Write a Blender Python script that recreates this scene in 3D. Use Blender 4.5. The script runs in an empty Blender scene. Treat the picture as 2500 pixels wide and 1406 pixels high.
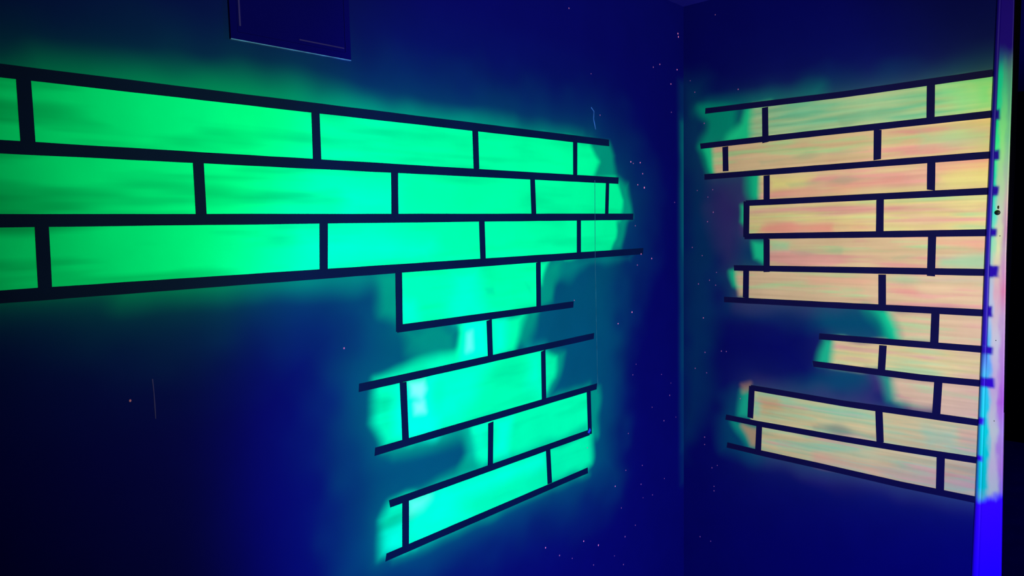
import bpy, bmesh, math, random
import numpy as np
from mathutils import Vector, Matrix

# ---------------------------------------------------------------- measured data, metres
# corner of the room at x = XR (right wall plane), y = YL (left wall plane); z up
YL, XR = 1.57, 2.7424
L_LINES = [[(0.0807, 2.0025), (2.1986, 2.006)], [(0.0704, 1.8657), (2.2575, 1.8685)], [(0.0603, 1.7318), (2.3557, 1.7315)], [(0.0499, 1.5927), (2.4242, 1.5938)], [(1.1873, 1.4266), (1.9725, 1.4213)], [(1.0569, 1.2844), (2.0914, 1.2925)], [(1.0997, 1.1001), (2.1056, 1.1001)], [(1.142, 0.9413), (2.0594, 0.935)], [(1.1228, 0.7934), (2.0441, 0.7937)]]
L_UPRIGHTS = [[[(0.3547, 1.996), (0.354, 1.8772)], [(0.9629, 1.9926), (0.9618, 1.8775)], [(1.5079, 1.9951), (1.5092, 1.8786)], [(1.9945, 1.9973), (1.9919, 1.8785)]], [[(0.6675, 1.8563), (0.6673, 1.7423)], [(1.1992, 1.8582), (1.1955, 1.7414)], [(1.7649, 1.8591), (1.768, 1.7405)], [(2.186, 1.8601), (2.1785, 1.7398)]], [[(0.3655, 1.7204), (0.3631, 1.6023)], [(0.9724, 1.7203), (0.9665, 1.602)], [(1.5261, 1.7208), (1.5275, 1.6021)], [(2.0096, 1.7211), (2.0071, 1.6012)]], [[(1.2014, 1.5905), (1.1969, 1.4197)], [(1.7861, 1.5815), (1.7841, 1.4293)]], [[(1.5476, 1.4121), (1.5494, 1.296)]], [[(1.2033, 1.2741), (1.2051, 1.1069)], [(1.8032, 1.2782), (1.8031, 1.1059)]], [[(1.544, 1.0848), (1.5375, 0.9478)], [(2.0548, 1.0907), (2.0594, 0.9272)]], [[(1.1975, 0.9327), (1.1917, 0.7973)], [(1.8198, 0.9273), (1.8259, 0.8055)]]]
R_LINES = [[(1.4682, 2.1661), (0.9244, 2.1562), (0.4616, 2.1588)], [(1.4905, 2.0232), (1.207, 2.0255), (0.4576, 2.0296)], [(1.4714, 1.8938), (0.4592, 1.9)], [(1.2863, 1.7771), (0.4512, 1.7843)], [(1.2923, 1.6434), (0.4627, 1.6498)], [(1.3374, 1.514), (0.4633, 1.5201)], [(1.3803, 1.381), (0.4626, 1.3864)], [(0.9907, 1.2608), (0.4624, 1.2652)], [(1.0121, 1.1522), (0.64, 1.1469), (0.4624, 1.1511)], [(1.2631, 1.0236), (0.8968, 1.0146), (0.4653, 1.0174)], [(1.3705, 0.8815), (1.2304, 0.8782), (0.9091, 0.8785), (0.6986, 0.8817), (0.465, 0.8886)], [(1.3643, 0.7622), (1.2293, 0.7581), (0.9829, 0.7557), (0.6955, 0.7498), (0.4679, 0.752)]]
R_UPRIGHTS = [[[(1.2115, 2.1479), (1.2085, 2.0113)], [(0.637, 2.1494), (0.6353, 2.038)]], [[(1.3778, 2.011), (1.3755, 1.9111)], [(0.8, 2.0163), (0.7991, 1.9115)]], [[(1.2023, 1.8831), (1.2014, 1.7883)], [(0.629, 1.8883), (0.6278, 1.7959)]], [[(1.2846, 1.7836), (1.2852, 1.6384)], [(0.7867, 1.7708), (0.7855, 1.6531)]], [[(1.1999, 1.633), (1.1986, 1.501)], [(0.6201, 1.6389), (0.6202, 1.503)]], [[(1.2843, 1.5052), (1.2852, 1.3929)], [(0.7742, 1.504), (0.7718, 1.3935)]], [[(0.6033, 1.3755), (0.6042, 1.269)]], [[(0.766, 1.2485), (0.7694, 1.1539)]], [[(0.5884, 1.138), (0.5917, 1.0268)]], [[(1.2561, 1.0297), (1.2621, 0.8967)], [(0.7745, 1.0112), (0.7678, 0.8906)]], [[(1.2234, 0.8777), (1.2276, 0.7602)], [(0.574, 0.8781), (0.5733, 0.7587)]]]
L_PAINT = [('glow_mist', 0.35, 0.42, 0.03, [(0.0811, 2.0078), (0.3587, 2.0247), (0.6935, 2.0535), (1.1236, 2.0511), (2.2333, 2.0373), (2.4561, 1.8114), (2.3942, 1.5509), (2.1647, 1.0624), (2.1589, 0.7109), (1.7336, 0.7456), (1.1044, 0.7543), (1.0591, 0.9439), (1.0359, 1.2739), (1.0726, 1.5091), (0.4972, 1.5624), (0.3639, 1.7151), (0.0624, 1.7588)]), ('glow_mist', 0.6, 0.26, 0.03, [(1.0716, 1.4874), (2.2269, 1.6218), (2.2135, 0.7447), (1.734, 0.7599), (1.1044, 0.7543), (1.0265, 0.807), (1.0516, 1.337)]), ('over', 0.66, 0.12, 0.007, [(0.3849, 2.0287), (0.527, 2.0357), (0.7866, 2.0475), (0.9543, 2.0441), (1.1226, 2.0288), (1.3317, 2.0126), (1.6713, 2.0165), (1.67, 1.9738), (0.6896, 1.9871), (0.3572, 2.0023)]), ('over', 0.5, 0.09, 0.007, [(0.9989, 2.0164), (1.4099, 2.0259), (2.0325, 2.0216), (2.0321, 2.0), (0.9976, 1.991)]), ('over', 0.5, 0.1, 0.015, [(0.4988, 1.5875), (0.7609, 1.5856), (1.1828, 1.5803), (1.1818, 1.5578), (0.863, 1.5624), (0.4978, 1.5708)]), ('over', 0.5, 0.07, 0.02, [(1.8199, 1.5798), (2.3511, 1.5854), (2.3365, 1.5538), (2.0714, 1.5522), (1.8832, 1.5055)]), ('spray_bloom', 0.8, 0.05, 0.015, [(1.9396, 1.9933), (2.2013, 2.0122), (2.2321, 1.9611), (2.2174, 1.8687), (1.9364, 1.8594)]), ('spray_bloom', 0.9, 0.05, 0.015, [(2.0775, 1.8641), (2.3262, 1.8645), (2.3528, 1.7299), (2.0749, 1.7311)]), ('spray_bloom', 0.8, 0.05, 0.015, [(2.0749, 1.7311), (2.3104, 1.7222), (2.2755, 1.6043), (2.0723, 1.597)]), ('green', 1, 0.03, 0.01, [(1.769, 2.0009), (2.0802, 2.0035), (2.1334, 1.9331), (2.0824, 1.8643), (1.7653, 1.8672)]), ('green', 1, 0.035, 0.012, [(1.9366, 1.8651), (2.2306, 1.8646), (2.2837, 1.7929), (2.2609, 1.7303), (1.9335, 1.7317)]), ('green', 1, 0.03, 0.012, [(1.9335, 1.7317), (2.2285, 1.7227), (2.2274, 1.6529), (2.1946, 1.595), (1.9302, 1.5915)]), ('green', 1, 0.004, 0, [(0.0807, 2.0025), (0.2377, 2.0027), (0.4304, 2.0031), (0.6727, 2.0035), (0.9866, 2.004), (1.4091, 2.0047), (2.0086, 2.0057), (2.0057, 1.8682), (1.4039, 1.8674), (0.9797, 1.8669), (0.6647, 1.8664), (0.4215, 1.8661), (0.228, 1.8659), (0.0704, 1.8657)]), ('green', 1, 0.004, 0, [(0.0704, 1.8657), (0.2347, 1.8659), (0.4383, 1.8661), (0.6971, 1.8665), (1.037, 1.8669), (1.5035, 1.8675), (2.1834, 1.8684), (2.1811, 1.7315), (1.4987, 1.7316), (1.0305, 1.7317), (0.6892, 1.7317), (0.4295, 1.7317), (0.2252, 1.7318), (0.0603, 1.7318)]), ('green', 1, 0.004, 0, [(0.0603, 1.7318), (0.2189, 1.7318), (0.4138, 1.7317), (0.659, 1.7317), (0.9769, 1.7317), (1.4054, 1.7316), (2.0146, 1.7315), (2.0117, 1.5936), (1.4002, 1.5933), (0.97, 1.5931), (0.6508, 1.593), (0.4047, 1.5928), (0.2091, 1.5927), (0.0499, 1.5927)]), ('spray_bloom', 0.6, 0.07, 0.02, [(1.1349, 1.5789), (1.2082, 1.5822), (1.1983, 1.4517), (1.1367, 1.4696)]), ('spray_bloom', 0.7, 0.06, 0.02, [(1.7779, 1.5819), (1.9027, 1.5756), (1.8638, 1.4358), (1.7737, 1.4303)]), ('green', 1, 0.03, 0.01, [(1.658, 1.5879), (1.8458, 1.5855), (1.8011, 1.5113), (1.7549, 1.5009)]), ('green', 1, 0.004, 0, [(1.203, 1.5932), (1.2857, 1.5933), (1.3736, 1.5933), (1.4672, 1.5934), (1.5671, 1.5934), (1.674, 1.5935), (1.7886, 1.5935), (1.7839, 1.4226), (1.6688, 1.4234), (1.5615, 1.4241), (1.4611, 1.4248), (1.3671, 1.4254), (1.2788, 1.426), (1.1958, 1.4266)]), ('spray_bloom', 0.55, 0.07, 0.02, [(1.2112, 1.4214), (1.4363, 1.4193), (1.3988, 1.3059), (1.2306, 1.3667)]), ('spray_bloom', 0.7, 0.07, 0.02, [(1.5588, 1.4186), (1.7735, 1.4233), (1.7187, 1.3053), (1.5547, 1.2952)]), ('green', 1, 0.04, 0.012, [(1.4065, 1.4227), (1.7119, 1.4158), (1.6725, 1.2981), (1.6584, 1.2852), (1.4148, 1.2909)]), ('green', 0.8, 0.045, 0.01, [(1.1088, 1.2997), (1.4164, 1.3344), (1.4657, 1.2893), (1.2269, 1.2793)]), ('spray_bloom', 0.9, 0.05, 0.012, [(1.7801, 1.2829), (1.9177, 1.2531), (1.8864, 1.1804), (1.8403, 1.116), (2.063, 1.12), (2.0625, 1.097), (1.7857, 1.0979)]), ('green', 0.9, 0.03, 0.01, [(1.7803, 1.2898), (1.8768, 1.2474), (1.8639, 1.177), (1.8254, 1.1332), (1.786, 1.112)]), ('green', 1, 0.055, 0.015, [(1.1214, 1.2806), (1.227, 1.2829), (1.2192, 1.0976), (1.1268, 1.099), (1.1034, 1.1822)]), ('green', 1, 0.004, 0, [(1.2068, 1.2855), (1.291, 1.2862), (1.3806, 1.2869), (1.476, 1.2876), (1.5778, 1.2884), (1.6868, 1.2893), (1.8036, 1.2902), (1.8007, 1.1001), (1.6835, 1.1001), (1.5741, 1.1001), (1.4719, 1.1001), (1.3762, 1.1001), (1.2863, 1.1001), (1.2017, 1.1001)]), ('spray_bloom', 0.6, 0.06, 0.015, [(1.1197, 1.0927), (1.4763, 1.1009), (1.475, 1.0623), (1.1601, 1.0651)]), ('spray_bloom', 0.9, 0.05, 0.015, [(1.4078, 1.1032), (1.6427, 1.0921), (1.638, 0.942), (1.4194, 0.9597), (1.4558, 1.0149)]), ('green', 1, 0.035, 0.012, [(1.4551, 1.0927), (1.7436, 1.0991), (1.7392, 0.9444), (1.4977, 0.9517), (1.4823, 1.0214)]), ('spray_bloom', 0.8, 0.05, 0.012, [(2.0256, 1.1038), (2.1183, 1.0946), (2.1048, 0.9167), (2.0221, 0.9358)]), ('green', 1, 0.004, 0, [(1.5482, 1.1001), (1.6229, 1.1001), (1.7012, 1.1001), (1.7836, 1.1001), (1.8702, 1.1001), (1.9614, 1.1001), (2.0576, 1.1001), (2.0569, 0.935), (1.9589, 0.9357), (1.8661, 0.9363), (1.7781, 0.9369), (1.6944, 0.9375), (1.6149, 0.9381), (1.5391, 0.9386)]), ('spray_bloom', 0.75, 0.05, 0.01, [(1.1549, 0.9468), (1.5437, 0.9663), (2.035, 0.9638), (2.0592, 0.9273), (1.5423, 0.9264), (1.154, 0.9258)]), ('spray_bloom', 0.6, 0.05, 0.01, [(1.1343, 0.7999), (2.0319, 0.8063), (2.0562, 0.7716), (1.1472, 0.7714)]), ('green', 1, 0.055, 0.015, [(1.1406, 0.9417), (1.2273, 0.9394), (1.2212, 0.7954), (1.0995, 0.7973), (1.1044, 0.9064)]), ('green', 1, 0.05, 0.01, [(1.803, 0.9431), (2.0594, 0.935), (2.0621, 0.8171), (2.0069, 0.7929), (1.7992, 0.7985)]), ('green', 1, 0.004, 0, [(1.1978, 0.9409), (1.2857, 0.9403), (1.3794, 0.9397), (1.4794, 0.939), (1.5864, 0.9383), (1.7012, 0.9375), (1.8247, 0.9366), (1.821, 0.7936), (1.697, 0.7936), (1.5818, 0.7936), (1.4743, 0.7935), (1.3739, 0.7935), (1.2798, 0.7935), (1.1915, 0.7935)]), ('cyan', 0.7, 0.12, 0.01, [(0.9134, 1.6858), (1.0183, 1.6832), (1.3171, 1.6522), (1.3009, 1.627), (0.9683, 1.6381)]), ('cyan', 0.55, 0.1, 0.01, [(1.3928, 1.577), (1.5108, 1.5827), (1.5229, 1.4225), (1.403, 1.4169)]), ('cyan', 0.5, 0.05, 0.01, [(1.2144, 1.4959), (1.2508, 1.4984), (1.2631, 1.4387), (1.212, 1.4387)]), ('cyan', 0.85, 0.06, 0.01, [(1.4332, 1.4259), (1.5406, 1.4141), (1.5368, 1.3044), (1.4322, 1.3071)]), ('cyan', 0.75, 0.07, 0.01, [(1.5682, 1.4241), (1.6335, 1.4173), (1.6202, 1.2989), (1.5641, 1.3004)]), ('cyan', 0.85, 0.07, 0.01, [(1.1765, 1.2765), (1.3172, 1.2699), (1.3104, 1.1003), (1.2197, 1.1094), (1.1702, 1.1327)]), ('cyan', 0.5, 0.12, 0.01, [(1.3181, 1.294), (1.5543, 1.2821), (1.4083, 1.1158), (1.3114, 1.1246)]), ('cyan', 0.5, 0.1, 0.01, [(1.7283, 1.2833), (1.801, 1.2728), (1.7972, 1.1313), (1.7251, 1.1727)]), ('cyan', 0.6, 0.07, 0.01, [(1.5753, 1.0794), (1.6423, 1.0785), (1.6191, 0.9606), (1.5437, 0.9663)]), ('cyan', 0.6, 0.07, 0.01, [(1.2119, 0.9259), (1.8024, 0.9214), (1.8013, 0.8782), (1.3822, 0.8677), (1.2233, 0.8435)]), ('cyan', 0.6, 0.06, 0.01, [(1.1232, 0.8651), (1.1874, 0.8675), (1.1843, 0.7963), (1.1275, 0.8047)]), ('cyan', 0.5, 0.08, 0.01, [(1.3822, 0.8677), (1.2233, 0.8435), (1.2366, 0.8023), (1.4484, 0.808)]), ('cyan', 0.4, 0.1, 0.01, [(1.0485, 1.7985), (1.1931, 1.8126), (1.19, 1.7437), (1.0459, 1.7459)]), ('cyan', 0.35, 0.1, 0.01, [(1.4586, 1.0919), (1.5295, 1.0893), (1.5255, 0.971), (1.4731, 1.0106)]), ('pale', 0.75, 0.03, 0.004, [(1.2264, 1.2677), (1.2785, 1.2645), (1.285, 1.2393), (1.2687, 1.2123), (1.2322, 1.2312)]), ('pale', 0.75, 0.03, 0.004, [(1.2415, 1.2057), (1.276, 1.2049), (1.2793, 1.1741), (1.2448, 1.1777)]), ('pale', 0.45, 0.03, 0.004, [(1.4518, 1.3799), (1.4725, 1.3836), (1.4707, 1.3331), (1.45, 1.3297)]), ('pale', 0.45, 0.06, 0.004, [(1.2163, 0.9246), (1.2796, 0.9176), (1.2559, 0.9003), (1.215, 0.8948)]), ('dgreen', 0.5, 0.03, 0.01, [(1.5349, 1.5112), (1.5711, 1.5122), (1.5759, 1.4911), (1.5434, 1.4964)]), ('dgreen', 0.4, 0.03, 0.01, [(1.7208, 1.5171), (1.7447, 1.5017), (1.7583, 1.4731), (1.738, 1.4817)]), ('corner_spray_glow', 0.18, 0.07, 0.003, [(2.706, 2.2957), (2.781, 2.3055), (2.7957, 0.53), (2.7165, 0.5525)]), ('corner_spray_glow', 0.2, 0.06, 0.003, [(2.7091, 2.1601), (2.781, 2.1673), (2.7957, 0.6817), (2.7203, 0.7004)]), ('corner_spray_glow', 0.22, 0.05, 0.003, [(2.7123, 2.0405), (2.781, 2.0454), (2.7955, 1.0557), (2.7244, 1.0671)]), ('over', 0.3, 0.05, 0.003, [(2.7192, 2.1269), (2.7845, 2.1502), (2.7918, 1.4225), (2.7321, 1.6049)])]  # last layers by the room corner: bounced glow painted in with thin spray
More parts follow.
